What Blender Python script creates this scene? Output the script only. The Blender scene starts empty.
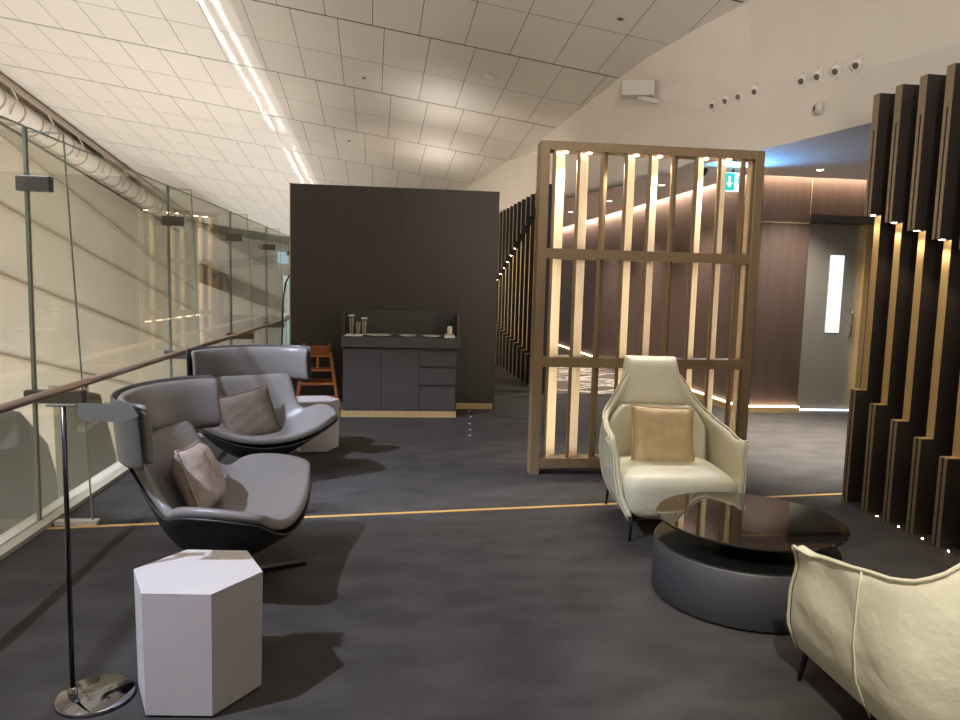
import bpy, bmesh, math, random
from mathutils import Vector, Matrix
random.seed(7)
C = bpy.context.scene.collection
SC = bpy.context.scene
PI = math.pi
def R(d): return math.radians(d)

# ------------------------------------------------------------------ camera
cam_d = bpy.data.cameras.new('camera'); cam = bpy.data.objects.new('camera', cam_d); C.objects.link(cam)
cam_d.sensor_width = 36; cam_d.lens = 721.0 / 960 * 36; cam_d.clip_start = .05; cam_d.clip_end = 200
cx = Vector((0.99391056, -0.10695458, 0.02650504)); cdn = Vector((0.01515586, -0.10556183, -0.99429724)); cfw = Vector((0.10914256, 0.98864423, -0.10329803))
m = Matrix.Identity(4)
for i in range(3):
    m[i][0] = cx[i]; m[i][1] = -cdn[i]; m[i][2] = -cfw[i]
m[2][3] = 1.55
cam.matrix_world = m
SC.camera = cam
# ------------------------------------------------------------------ world + exposure
SC.view_settings.view_transform = 'Standard'; SC.view_settings.look = 'None'; SC.view_settings.gamma = 1
SC.view_settings.exposure = 0.0
w = bpy.data.worlds.new('world'); SC.world = w; w.use_nodes = True
w.node_tree.nodes['Background'].inputs[0].default_value = (1.0, .9, .8, 1); w.node_tree.nodes['Background'].inputs[1].default_value = .12

def area(name, loc, target, sx, sy, power, col, spread=180, shape='RECTANGLE', axis=None):
    l = bpy.data.lights.new(name, 'AREA'); l.shape = shape; l.size = sx; l.size_y = sy; l.energy = power; l.color = col
    l.spread = R(spread)
    o = bpy.data.objects.new(name, l); C.objects.link(o)
    z = (Vector(loc) - Vector(target)).normalized()
    y = Vector(axis) if axis else Vector((0, 1, 0))
    if abs(z.dot(y)) > .99: y = Vector((1, 0, 0))
    x = y.cross(z).normalized(); y = z.cross(x)
    M = Matrix.Identity(4)
    for i in range(3): M[i][0] = x[i]; M[i][1] = y[i]; M[i][2] = z[i]; M[i][3] = loc[i]
    o.matrix_world = M
    return o
def spot(name, loc, target, power, col, ang=60, blend=.4, rad=.03):
    l = bpy.data.lights.new(name, 'SPOT'); l.energy = power; l.color = col; l.spot_size = R(ang); l.spot_blend = blend; l.shadow_soft_size = rad
    o = bpy.data.objects.new(name, l); C.objects.link(o); o.location = loc
    o.rotation_euler = (Vector(target) - Vector(loc)).to_track_quat('-Z', 'Y').to_euler()
    return o
def point(name, loc, power, col, rad=.03):
    l = bpy.data.lights.new(name, 'POINT'); l.energy = power; l.color = col; l.shadow_soft_size = rad
    o = bpy.data.objects.new(name, l); C.objects.link(o); o.location = loc; return o
WARM = (1, .94, .86); WARM2 = (1, .72, .46); NEUT = (1, .98, .95); COOL = (.68, .77, 1)
# lights of the void on the left: linear uplight below the floor edge, wide wash from below, added streak and facade lamps
area('void_edge_uplight', (-2.345, 16, -3.0), (-2.345, 16, 5), .02, 34, 330, NEUT, 150)
area('void_wash_low', (-5.2, 15, -4.2), (-5.4, 15, 5), 3.5, 34, 680, (1, .95, .88))
area('ceiling_streak_fill', (-2.63, 16, -3.0), (-2.63, 16, 5), .03, 34, 9, NEUT, 1.0)  # added narrow beam that draws a bright streak on the ceiling
area('facade_fill', (-3.2, 14, -4.0), (-8.3, 15, .5), .6, 30, 400, NEUT, 170)  # added lamp without a known fitting, brightens the facade
area('ceiling_streak_fill', (-2.42, 16, -3.0), (-2.42, 16, 5), .03, 34, 8, NEUT, 1.0)  # second added beam for the other ceiling streak
# cool key on the seating from high on the left, warm general light of the lounge ceiling
spot('key_spot', (-3.1, 1.4, 4.5), (-.95, 3.2, .3), 1500, COOL, 46, .5, .05)
spot('key_spot', (-3.4, 4.4, 4.3), (-.95, 6.2, .3), 1700, COOL, 46, .5, .05)
area('lounge_wash', (1.2, 1.2, 4.6), (1.2, 3.5, 0), 3.0, 2.5, 62, WARM)
spot('chair_spot', (3.0, .4, 3.6), (1.75, 3.3, .2), 90, WARM, 50, .6, .08)
spot('chair_spot', (.2, -.4, 3.7), (1.75, 2.0, .3), 800, WARM, 34, .6, .08)  # added lamp without a known fitting, brightens the near armchair
area('bulkhead_fill', (.5, -1.2, 3.0), (3.4, 8, 3.8), 2.0, .6, 15, (1, .93, .9), 46)  # added fill from behind the camera to brighten the bulkhead
area('lounge_back_uplight', (.3, 11.9, 2.75), (.7, 12.2, 5), 1.7, .1, 5, WARM, 80, axis=(1, 0, 0))
area('lounge_back_uplight', (.5, 14.7, 2.75), (.8, 15.0, 5), 1.7, .1, 4, WARM, 80, axis=(1, 0, 0))

# ------------------------------------------------------------------ materials
def new_mat(name):
    mt = bpy.data.materials.new(name); mt.use_nodes = True
    return mt, mt.node_tree, mt.node_tree.nodes['Principled BSDF']
def srgb(r, g, b):
    f = lambda v: (v / 255 / 12.92) if v / 255 <= .04045 else ((v / 255 + .055) / 1.055) ** 2.4
    return (f(r), f(g), f(b), 1)
def mat(name, col, rough=.5, metal=0, var=.0, scale=8, bump=0, bscale=40, stretch=(1, 1, 1), spec=None, coat=0):
    mt, nt, b = new_mat(name)
    b.inputs['Roughness'].default_value = rough; b.inputs['Metallic'].default_value = metal
    if coat: b.inputs['Coat Weight'].default_value = coat
    if spec is not None: b.inputs['Specular IOR Level'].default_value = spec
    tc = nt.nodes.new('ShaderNodeTexCoord'); mp = nt.nodes.new('ShaderNodeMapping')
    mp.inputs['Scale'].default_value = stretch
    nt.links.new(tc.outputs['Object'], mp.inputs['Vector'])
    n = nt.nodes.new('ShaderNodeTexNoise'); n.inputs['Scale'].default_value = scale; n.inputs['Detail'].default_value = 5
    nt.links.new(mp.outputs[0], n.inputs['Vector'])
    r = nt.nodes.new('ShaderNodeValToRGB')
    r.color_ramp.elements[0].position = .3; r.color_ramp.elements[1].position = .7
    r.color_ramp.elements[0].color = [c * (1 - var) for c in col[:3]] + [1]
    r.color_ramp.elements[1].color = [min(1, c * (1 + var)) for c in col[:3]] + [1]
    nt.links.new(n.outputs['Fac'], r.inputs[0]); nt.links.new(r.outputs[0], b.inputs['Base Color'])
    if bump:
        n2 = nt.nodes.new('ShaderNodeTexNoise'); n2.inputs['Scale'].default_value = bscale; n2.inputs['Detail'].default_value = 4
        nt.links.new(mp.outputs[0], n2.inputs['Vector'])
        bp = nt.nodes.new('ShaderNodeBump'); bp.inputs['Strength'].default_value = bump; bp.inputs['Distance'].default_value = .01
        nt.links.new(n2.outputs['Fac'], bp.inputs['Height']); nt.links.new(bp.outputs[0], b.inputs['Normal'])
    return mt
def emit(name, col, s):
    mt, nt, b = new_mat(name)
    b.inputs['Base Color'].default_value = (.02, .02, .02, 1)
    b.inputs['Emission Color'].default_value = (*col[:3], 1); b.inputs['Emission Strength'].default_value = s
    return mt
def thin_glass(name, tint=(.985, .988, .972), refl=1.0, ior=1.5):
    mt = bpy.data.materials.new(name); mt.use_nodes = True; nt = mt.node_tree; nt.nodes.clear()
    out = nt.nodes.new('ShaderNodeOutputMaterial'); mx = nt.nodes.new('ShaderNodeMixShader')
    tr = nt.nodes.new('ShaderNodeBsdfTransparent'); gl = nt.nodes.new('ShaderNodeBsdfGlossy'); ge = nt.nodes.new('ShaderNodeNewGeometry')
    dt = nt.nodes.new('ShaderNodeVectorMath'); dt.operation = 'DOT_PRODUCT'
    nt.links.new(ge.outputs['Normal'], dt.inputs[0]); nt.links.new(ge.outputs['Incoming'], dt.inputs[1])
    def mth(op, a, b=None, clamp=False):
        q = nt.nodes.new('ShaderNodeMath'); q.operation = op; q.use_clamp = clamp
        for i_, v_ in enumerate((a, b)):
            if v_ is None: continue
            if isinstance(v_, (int, float)): q.inputs[i_].default_value = v_
            else: nt.links.new(v_, q.inputs[i_])
        return q.outputs[0]
    fr_out = mth('ADD', mth('MULTIPLY', mth('POWER', mth('SUBTRACT', 1.0, mth('ABSOLUTE', dt.outputs['Value']), True), 5.0), 1.0), .055)
    tr.inputs[0].default_value = (*tint, 1); gl.inputs['Roughness'].default_value = .012
    gl.inputs[0].default_value = (.95, .98, .96, 1)
    nt.links.new(fr_out, mx.inputs[0]); nt.links.new(tr.outputs[0], mx.inputs[1]); nt.links.new(gl.outputs[0], mx.inputs[2])
    nt.links.new(mx.outputs[0], out.inputs[0]); return mt

M = {}
M['floor'] = mat('charcoal_floor', srgb(60, 56, 53), .8, 0, .28, 3, .25, 90, (1, 1.7, 1), spec=.25)
M['ceil'] = mat('ceiling_panel', srgb(228, 221, 213), .6, 0, .015, 1)
M['joint'] = mat('ceiling_joint', srgb(70, 60, 52), .9)
M['white'] = mat('warm_white_plaster', srgb(232, 224, 214), .8, 0, .02, 2)
M['soffit'] = mat('grey_white_soffit', srgb(226, 222, 220), .75, 0, .02, 2)
M['facade'] = mat('facade_membrane', srgb(226, 217, 200), .8, 0, .05, .7)
M['seam'] = mat('facade_seam', srgb(190, 178, 158), .6)
M['truss'] = mat('truss_paint', srgb(190, 176, 158), .6)
M['pipe_brown'] = mat('eaves_pipe_paint', srgb(158, 142, 124), .5)
M['pipe_dark'] = mat('dark_cable', srgb(70, 62, 52), .6)
M['brown'] = mat('brown_wood_veneer', srgb(86, 69, 60), .5, 0, .14, 3, 0, 40, (6, 6, .5))
M['box'] = mat('dark_brown_laminate', srgb(62, 55, 50), .48, 0, .07, 3, 0, 40, (6, 6, .4))
M['cup'] = mat('cupboard_laminate', srgb(66, 60, 59), .45, 0, .06, 3, 0, 40, (6, 6, .4))
M['stone'] = mat('grey_counter', srgb(70, 68, 65), .4, 0, .06, 10)
M['bronze'] = mat('bronze_metal', srgb(150, 127, 96), .42, .35, .08, 4, 0, 40, (8, 8, .6))
M['slatface'] = mat('lit_slat_metal', srgb(222, 206, 176), .42, .25, .05, 6, 0, 40, (10, 10, .5))
M['brass'] = mat('brass', srgb(206, 178, 126), .4, .45, .08, 4, 0, 40, (8, 8, .5))
M['finwood'] = mat('dark_fin_wood', srgb(50, 42, 36), .5, 0, .15, 3, 0, 40, (6, 6, .5))
M['finedge'] = mat('fin_edge_bronze', srgb(146, 130, 106), .42, .3, .08, 4)
M['darkslot'] = mat('dark_groove', srgb(20, 17, 15), .8)
M['glass'] = thin_glass('barrier_glass')
M['joint2'] = mat('silicone_joint', srgb(134, 130, 116), .5)
M['gedge'] = mat('glass_edge', srgb(138, 146, 134), .3)
M['clamp'] = mat('glass_clamp_metal', srgb(92, 88, 80), .45, .4)
M['rail'] = mat('handrail_bronze', srgb(184, 162, 146), .28, .7, .05, 4)
M['shoe'] = mat('base_shoe_metal', srgb(196, 190, 172), .45, .2)
M['leather_g'] = mat('taupe_grey_leather', srgb(120, 115, 112), .36, 0, .04, 5, .12, 160)
M['shell_g'] = mat('dark_shell', srgb(38, 37, 38), .5)
M['shellback'] = mat('grey_shell_back', srgb(70, 69, 68), .42)
M['leather_w'] = mat('cream_leather', srgb(208, 203, 178), .45, 0, .03, 4, 1.0, 9, (1, 1, 1))
M['seam_w'] = mat('cream_piping', srgb(206, 199, 172), .5)
M['pil_silver'] = mat('silvery_velvet_cushion', srgb(168, 152, 142), .42, 0, .22, 14, .6, 24)
M['pil_taupe'] = mat('taupe_cushion', srgb(104, 90, 78), .8, 0, .08, 14, .3, 60)
M['pil_gold'] = mat('gold_velvet_cushion', srgb(198, 172, 128), .6, 0, .12, 12, .4, 40)
M['hex'] = mat('silver_grey_lacquer', srgb(196, 190, 188), .4, .1, .02, 6)
M['chrome'] = mat('dark_chrome', srgb(150, 150, 155), .08, 1)
M['pole'] = mat('dark_polished_metal', srgb(58, 56, 60), .2, .9)
M['lampgrey'] = mat('lamp_grey_metal', srgb(98, 98, 92), .4, .3)
M['tglass'] = mat('black_glass_top', srgb(14, 11, 10), .03, 0, 0, 3, spec=1.0, coat=.6)
M['drum'] = mat('black_drum', srgb(60, 59, 61), .45, .1, .05, 5)
M['drumtop'] = mat('black_gloss_drum_top', srgb(24, 24, 24), .1, .1, spec=.8)
M['legdark'] = mat('black_leg_metal', srgb(38, 32, 30), .35, .6)
M['wood'] = mat('orange_wood', srgb(158, 94, 48), .45, 0, .15, 6, 0, 40, (1, 1, .2))
M['door'] = mat('brushed_steel_door', srgb(196, 190, 176), .38, .6, .04, 4, 0, 40, (8, 8, .4))
M['doorhead'] = mat('dark_door_head', srgb(60, 58, 56), .4, .3)
M['china'] = mat('white_china', srgb(225, 222, 214), .25)
M['jar'] = thin_glass('jar_glass', (.9, .92, .9))
M['straw'] = mat('straw_wood', srgb(206, 190, 160), .6)
M['green'] = mat('dark_green_cap', srgb(22, 52, 30), .4)
M['plastic'] = mat('white_plastic', srgb(205, 200, 190), .5)
M['hole'] = mat('dark_nozzle_throat', srgb(104, 92, 82), .7)
M['rug'] = mat('brown_patterned_rug', srgb(96, 84, 74), .9, 0, .15, 20)
M['ruglines'] = mat('rug_line_pattern', srgb(226, 214, 196), .9)
M['void'] = mat('lower_level_floor', srgb(214, 204, 186), .5, 0, .05, 1)
M['brownband'] = mat('brown_band', srgb(108, 88, 72), .6)
M['escal'] = mat('escalator_grey', srgb(150, 148, 134), .5)
M['led'] = emit('warm_led', (1, .80, .55), 14)
M['slat_glow'] = emit('warm_slat_glow', (1, .90, .75), 25)  # glow of the unseen strips added to light the slat faces
M['mirror_slat_glow'] = emit('bright_slat_glow', (1, .90, .75), 90)  # stronger added glow so the mirrored slats show in the glass
M['led_cool'] = emit('cool_led', (.8, .88, 1), 6)
M['bulb'] = emit('warm_bulb', (1, .82, .6), 40)
M['window'] = emit('bright_window', (.82, .92, 1), 1.3)
M['cyan'] = emit('cyan_daylight_window', (.62, .88, .95), 1.5)
M['signw'] = emit('sign_white', (.75, .97, 1), 1.6)
M['signg'] = emit('sign_green', (.0, .62, .52), 1.1)
M['gold_line'] = mat('brass_inlay', srgb(214, 168, 96), .5, .3)

# ------------------------------------------------------------------ helpers
def setp(o, label=None, cat=None, group=None, kind=None):
    if label: o['label'] = label
    if cat: o['category'] = cat
    if group: o['group'] = group
    if kind: o['kind'] = kind
    return o
def obj(name, bm, mt, parent=None, smooth=False, bevel=0, sub=0, solid=0, seg=2, off=0):
    me = bpy.data.meshes.new(name)
    bmesh.ops.recalc_face_normals(bm, faces=bm.faces)
    bm.to_mesh(me); bm.free(); me.materials.append(mt)
    o = bpy.data.objects.new(name, me); C.objects.link(o)
    if smooth:
        for p in me.polygons: p.use_smooth = True
    if parent: o.parent = parent
    if solid:
        md = o.modifiers.new('solid', 'SOLIDIFY'); md.thickness = solid; md.offset = off
    if bevel:
        md = o.modifiers.new('bevel', 'BEVEL'); md.width = bevel; md.segments = seg; md.limit_method = 'ANGLE'
    if sub:
        md = o.modifiers.new('sub', 'SUBSURF'); md.levels = sub; md.render_levels = sub
    return o
def thing(name, loc, rz, label, cat, group=None):
    o = bpy.data.objects.new(name, None); C.objects.link(o); o.location = loc; o.rotation_euler = (0, 0, rz); o.empty_display_size = .1
    return setp(o, label, cat, group)
def dup(root, loc, rz, label, group=None):
    r = root.copy(); C.objects.link(r); r.location = loc; r.rotation_euler = (0, 0, rz); r['label'] = label
    if group: r['group'] = group
    for ch in list(root.children):
        c = ch.copy(); C.objects.link(c); c.parent = r
        for g in list(ch.children):
            d = g.copy(); C.objects.link(d); d.parent = c
    return r
def box(bm, x0, x1, y0, y1, z0, z1, mtx=None):
    vs = [bm.verts.new(Vector(p)) for p in ((x0, y0, z0), (x1, y0, z0), (x1, y1, z0), (x0, y1, z0), (x0, y0, z1), (x1, y0, z1), (x1, y1, z1), (x0, y1, z1))]
    if mtx:
        for v in vs: v.co = mtx @ v.co
    for f in ((3, 2, 1, 0), (4, 5, 6, 7), (0, 1, 5, 4), (1, 2, 6, 5), (2, 3, 7, 6), (3, 0, 4, 7)): bm.faces.new([vs[i] for i in f])
    return bm
def B(*a, **k): return box(bmesh.new(), *a, **k)
def bar(bm, a, b, w, h=None, up=(0, 0, 1)):
    a = Vector(a); b = Vector(b); d = (b - a); L = d.length; z = d.normalized(); u = Vector(up)
    if abs(z.dot(u)) > .98: u = Vector((0, 1, 0))
    x = u.cross(z).normalized(); y = z.cross(x); h = h or w
    M4 = Matrix.Identity(4)
    for i in range(3): M4[i][0] = x[i]; M4[i][1] = y[i]; M4[i][2] = z[i]; M4[i][3] = a[i]
    return box(bm, -w / 2, w / 2, -h / 2, h / 2, 0, L, M4)
def tube(bm, pts, r, n=12, caps=True):
    pts = [Vector(p) for p in pts]; rings = []
    rr = r if isinstance(r, (list, tuple)) else [r] * len(pts)
    prevx = None
    for i, p in enumerate(pts):
        d = (pts[min(i + 1, len(pts) - 1)] - pts[max(i - 1, 0)]).normalized()
        if prevx is None:
            u = Vector((0, 0, 1)) if abs(d.z) < .9 else Vector((1, 0, 0)); x = u.cross(d).normalized()
        else: x = (prevx - d * prevx.dot(d)).normalized()
        prevx = x; y = d.cross(x)
        rings.append([bm.verts.new(p + (x * math.cos(2 * PI * k / n) + y * math.sin(2 * PI * k / n)) * rr[i]) for k in range(n)])
    for a, b in zip(rings, rings[1:]):
        for k in range(n): bm.faces.new((a[k], a[(k + 1) % n], b[(k + 1) % n], b[k]))
    if caps: bm.faces.new(rings[0][::-1]); bm.faces.new(rings[-1])
    return bm
def lathe(bm, prof, n=48, cx=0, cy=0):
    rings = []
    for r, z in prof:
        rings.append([bm.verts.new((cx + r * math.cos(2 * PI * k / n), cy + r * math.sin(2 * PI * k / n), z)) for k in range(n)] if r > 1e-5 else [bm.verts.new((cx, cy, z))])
    for a, b in zip(rings, rings[1:]):
        for k in range(n):
            k2 = (k + 1) % n
            if len(a) == 1 and len(b) == 1: continue
            if len(a) == 1: bm.faces.new((a[0], b[k], b[k2]))
            elif len(b) == 1: bm.faces.new((a[k], a[k2], b[0]))
            else: bm.faces.new((a[k], a[k2], b[k2], b[k]))
    return bm
def grid(pts, close=False):
    bm = bmesh.new(); vs = [[bm.verts.new(p) for p in row] for row in pts]
    for i in range(len(vs) - 1):
        for j in range(len(vs[0]) - 1): bm.faces.new((vs[i][j], vs[i][j + 1], vs[i + 1][j + 1], vs[i + 1][j]))
    return bm
def prism(poly, z0, z1, poly2=None):
    bm = bmesh.new(); p2 = poly2 or poly
    a = [bm.verts.new((x, y, z0)) for x, y in poly]; b = [bm.verts.new((x, y, z1)) for x, y in p2]
    n = len(a); bm.faces.new(a[::-1]); bm.faces.new(b)
    for i in range(n): bm.faces.new((a[i], a[(i + 1) % n], b[(i + 1) % n], b[i]))
    return bm
def interp(t, tab):
    if t <= tab[0][0]: return tab[0][1]
    for (a, va), (b, vb) in zip(tab, tab[1:]):
        if t <= b:
            k = (t - a) / (b - a); return va + (vb - va) * k
    return tab[-1][1]
def pillow_mesh(w, h, t, n=14, droop=0):
    bm = bmesh.new(); top = {}; bot = {}
    for i in range(n + 1):
        for j in range(n + 1):
            u = -1 + 2 * i / n; v = -1 + 2 * j / n
            e = max(0, (1 - u ** 4) * (1 - v ** 4)) ** .55
            pin = 1 - .07 * ((1 - abs(v) ** 2) * abs(u) ** 3); pin2 = 1 - .07 * ((1 - abs(u) ** 2) * abs(v) ** 3)
            x = u * w / 2 * pin; z = v * h / 2 * pin2
            wr = .004 * math.sin(9 * u + 4 * v) * e + .003 * math.sin(15 * v - 6 * u) * e
            top[i, j] = bm.verts.new((x, -e * t / 2 + wr, z))
            bot[i, j] = top[i, j] if i in (0, n) or j in (0, n) else bm.verts.new((x, e * t / 2 + wr, z))
    for i in range(n):
        for j in range(n):
            bm.faces.new((top[i, j], top[i + 1, j], top[i + 1, j + 1], top[i, j + 1]))
            q = (bot[i, j], bot[i, j + 1], bot[i + 1, j + 1], bot[i + 1, j])
            bm.faces.new(q)
    return bm
def blob(cx, cy, cz, ax, ay, az, e1=.4, e2=.4, n=28, m_=18, mod=None):
    bm = bmesh.new(); s = lambda v, p: math.copysign(abs(v) ** p, v); rows = []
    for i in range(m_ + 1):
        ph = -PI / 2 + PI * i / m_; row = []
        for j in range(n):
            th = 2 * PI * j / n
            p = Vector((cx + ax * s(math.cos(ph), e1) * s(math.cos(th), e2), cy + ay * s(math.cos(ph), e1) * s(math.sin(th), e2), cz + az * s(math.sin(ph), e1)))
            if mod: p = mod(p)
            row.append(bm.verts.new(p))
        rows.append(row)
    for i in range(m_):
        for j in range(n): bm.faces.new((rows[i][j], rows[i][(j + 1) % n], rows[i + 1][(j + 1) % n], rows[i + 1][j]))
    bmesh.ops.remove_doubles(bm, verts=bm.verts, dist=1e-4)
    return bm

# ================================================================== SETTING
GX = -2.21
setp(obj('floor', B(-2.30, 8.0, -2.5, 32, -.35, 0), M['floor']), kind='structure')
setp(obj('floor', B(-8.6, -2.31, -2.5, 40, -5.0, -4.6), M['void']), kind='structure')
setp(obj('trim_1', B(-2.30, -2.13, -2.5, 26, 0.001, .03), M['shoe']), kind='structure')
# brass inlay line crossing the floor
bm = bmesh.new(); a = Vector((-2.13, 4.53, 0)); b = Vector((3.55, 5.175, 0)); d = (b - a).normalized(); nn = Vector((-d.y, d.x, 0)) * .017
vs = [bm.verts.new(p) for p in (a - nn, b - nn, b + nn, a + nn)]; f = bm.faces.new(vs)
e = bmesh.ops.extrude_face_region(bm, geom=[f]); bmesh.ops.translate(bm, vec=(0, 0, .003), verts=[v for v in e['geom'] if isinstance(v, bmesh.types.BMVert)])
setp(obj('trim_2', bm, M['gold_line']), kind='structure')

# ceiling of tiles: local u (across), v (depth)
v1 = Vector((-0.03952298, 0.9950597, -0.09107215)); v2 = Vector((0.99074037, 0.02717809, -0.13302206)); v3 = Vector((0.12988972, 0.09548628, 0.98691997))
P0 = Vector((0.53254787, 0.39149377, 5.59637188))
def cp(u, v, h=0): return P0 + v2 * u + v1 * v + v3 * h
bm = bmesh.new()
vrow = [9.4 + 1.19 * k for k in range(-10, 19)]
for k in range(len(vrow) - 1):
    a, b = vrow[k], vrow[k + 1]; sec = (k - 10) // 2; first = (k - 10) % 2 == 0
    ga = .015 if first else .007; gb = .007 if first else .015
    hA = 0.0; hB = 0.0
    offu = -.44 + .15 * (sec)
    for i in range(-16, 14):
        u0 = offu % .6 + .6 * i; u1 = u0 + .6
        if u0 > 6.6: continue
        vs = [bm.verts.new(cp(*p)) for p in ((u0 + .004, a + ga, hA), (u1 - .004, a + ga, hA), (u1 - .004, b - gb, hB), (u0 + .004, b - gb, hB))]
        bm.faces.new(vs)
setp(obj('ceiling', bm, M['ceil'], solid=.003, off=0), kind='structure')
bm = bmesh.new(); vs = [bm.verts.new(cp(u, v, .042)) for u, v in ((-10, -3), (9, -3), (9, 34), (-10, 34))]; bm.faces.new(vs)
setp(obj('ceiling', bm, M['joint']), kind='structure')

# facade beyond the void
FX = -8.3
setp(obj('wall_left', B(FX - .2, FX, -2.5, 36, -4.6, 6.6), M['facade']), kind='structure')
for k, (y0, z0, y1, z1) in enumerate(((6.0, 7.0, 30, 1.4), (6.0, 5.2, 32, .1), (6, 3.9, 32, -1.6), (6, 2.4, 30, -3.1))):
    setp(obj('trim_%d' % (10 + k), tube(bmesh.new(), [(FX + .03, y0, z0 - .3), (FX + .03, y1, z1 - .3)], .05, 8), M['seam']), kind='structure')
# roof truss pipes running along the eaves
for k, (u, h, r) in enumerate(((-7.5, -.10, .065), (-7.80, -.42, .27), (-7.70, -.80, .03))):
    setp(obj('trim_%d' % (20 + k), tube(bmesh.new(), [cp(u, v, h) for v in (2, 12, 22, 33)], r, 16), M[('pipe_brown', 'white', 'pipe_dark')[k]], None, True), kind='structure')
bm = bmesh.new()
for k in range(36):
    v = 3 + k * .8; c0 = cp(-7.80, v, -.42)
    tube(bm, [c0 + v2 * (.285 * math.cos(q * PI / 8)) + v3 * (.285 * math.sin(q * PI / 8)) for q in range(17)], .018, 6)
    if k % 2: tube(bm, [cp(-7.5, v, -.1), cp(-7.42, v + .2, -.3), cp(-7.55, v + .3, -.6)], .02, 6)
setp(obj('trim_23', bm, M['truss']), kind='structure')
# end wall of the hall with daylight windows
setp(obj('wall_back', B(-8.6, 8, 34, 34.2, -4.6, 6), M['white']), kind='structure')
t = thing('daylight_window', (-5.9, 33.9, -1.0), 0, 'distant arched pale cyan daylight window seen through the last glass panels', 'window')
pts = [(-2.0, -2.4)] + [(2.0 * math.cos(a), 1.6 + 1.2 * math.sin(a)) for a in [PI * (1 - k / 16) for k in range(17)]] + [(2.0, -2.4)]
bm = bmesh.new(); A_ = [bm.verts.new((x, 0, z)) for x, z in pts]; B_ = [bm.verts.new((x, .05, z)) for x, z in pts]
bm.faces.new(A_); bm.faces.new(B_[::-1])
for i in range(len(pts)): bm.faces.new((A_[i], A_[(i + 1) % len(pts)], B_[(i + 1) % len(pts)], B_[i]))
obj('window_pane', bm, M['cyan'], t)
bm = bmesh.new()
for x in (-1.3, -.65, 0, .65, 1.3): box(bm, x - .03, x + .03, -.05, .0, -2.4, 2.6)
obj('mullion', bm, M['white'], t)
t = setp(obj('light_slot', B(-5.6, -3.4, 33.7, 33.9, 2.3, 2.8), M['cyan']), 'narrow bright daylight slot high at the far end of the hall', 'window')
# brown band and white parapet of the lower hall
t = thing('parapet_wall', (0, 0, 0), 0, 'pale curved parapet with brown band far below beyond the glass barrier', 'parapet')
def zb(y): return 1.95 - .13 * (y - 21.5)
ys = [21.5, 23, 25, 27, 29, 31]
def strip(x, dz0, dz1, th):
    bm = bmesh.new(); r = []
    for y in ys:
        xx = x + .012 * (y - 15) ** 1.6; r.append([bm.verts.new((xx + sx, y, zb(y) + dz)) for sx, dz in ((0, dz0), (th, dz0), (th, dz1), (0, dz1))])
    for p, q in zip(r, r[1:]):
        for k in range(4): bm.faces.new((p[k], p[(k + 1) % 4], q[(k + 1) % 4], q[k]))
    bm.faces.new(r[0]); bm.faces.new(r[-1][::-1]); return bm
obj('brown_band', strip(-6.0, -.55, 0, .12), M['brownband'], t)
obj('parapet_panel', strip(-6.05, 0, 1.0, .1), M['white'], t)
obj('parapet_panel', strip(-6.05, -4.5, -.55, .1), M['white'], t)
# escalator enclosure glimpsed beyond the barrier
t = thing('escalator', (-3.4, 6.2, 0), R(0), 'grey slanted escalator side panels just beyond the glass barrier', 'escalator')
bm = bmesh.new(); P = [(-1.4, -.9), (-.05, -.9), (-.05, -.35), (-1.1, .9), (-1.4, .9)]
def ext(poly, y0, y1):
    bm = bmesh.new(); a = [bm.verts.new((0 + y0, p[0], p[1])) for p in poly]; b = [bm.verts.new((0 + y1, p[0], p[1])) for p in poly]
    bm.faces.new(a); bm.faces.new(b[::-1])
    for i in range(len(a)): bm.faces.new((a[i], b[i], b[(i + 1) % len(a)], a[(i + 1) % len(a)]))
    return bm
obj('side_panel', ext([(.0, -3.5), (1.4, -3.5), (1.25, -.45), (1.10, -.1), (.62, .30), (.0, .5)], -.1, .0), M['escal'], t)
obj('side_panel', ext([(1.55, -3.5), (3.0, -3.5), (2.75, -.6), (2.35, .2), (1.35, .44), (1.45, .2)], -.1, .0), M['escal'], t)
obj('handrail_ledge', ext([(1.75, -.12), (2.6, .0), (2.6, .07), (1.75, -.05)], -.05, .08), M['shoe'], t)

# ---- bulkhead (fascia), soffit
def sx_(y): return 2.95 - .2128 * (y - 10.41)
tops = [(1, 4.75), (4.2, 4.15), (6, 3.82), (7.41, 3.50), (8.11, 3.27), (9.18, 2.97), (10.43, 2.78), (12.27, 2.50), (17.27, 1.80), (24, .6), (32, -.6)]
rows = []
ysf = [1, 3, 4.2, 5.2, 6, 6.8, 7.41, 8.11, 9.18, 10.43, 11.3, 12.27, 14, 17.27, 20, 24, 32]
def zceil(x, y): return P0.z - (v3.x * (x - P0.x) + v3.y * (y - P0.y)) / v3.z
for y in ysf:
    xb = sx_(y); xt = interp(y, tops); zc = 3.39 + .067 * (y - 5.13)
    zt = zceil(xt, y) + .02
    rows.append([(xb, y, 3.0), (xb - .09 * max(0, min(1, (9 - y) / 1.5)), y, zc), (xb + (xt - xb) * .45, y, zc + (zt - zc) * .45), (xt, y, zt)])
setp(obj('wall_right', grid(rows), M['white'], solid=.03, off=1), kind='structure')
bm = bmesh.new(); ev = [(sx_(y), y) for y in (1, 5, 9, 12.5, 17, 24, 32)]
wa = [(3.86, 17.5), (4.15, 8.74)]
def wAx(y): return 4.33 - .0393 * (y - 8.85)
poly = ev + [(wAx(32) - .12, 32), (wAx(8.74) - .10, 8.72), (8, 8.72), (8, 1)]
setp(obj('ceiling', prism(poly, 3.0, 3.06), M['soffit']), kind='structure')
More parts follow.
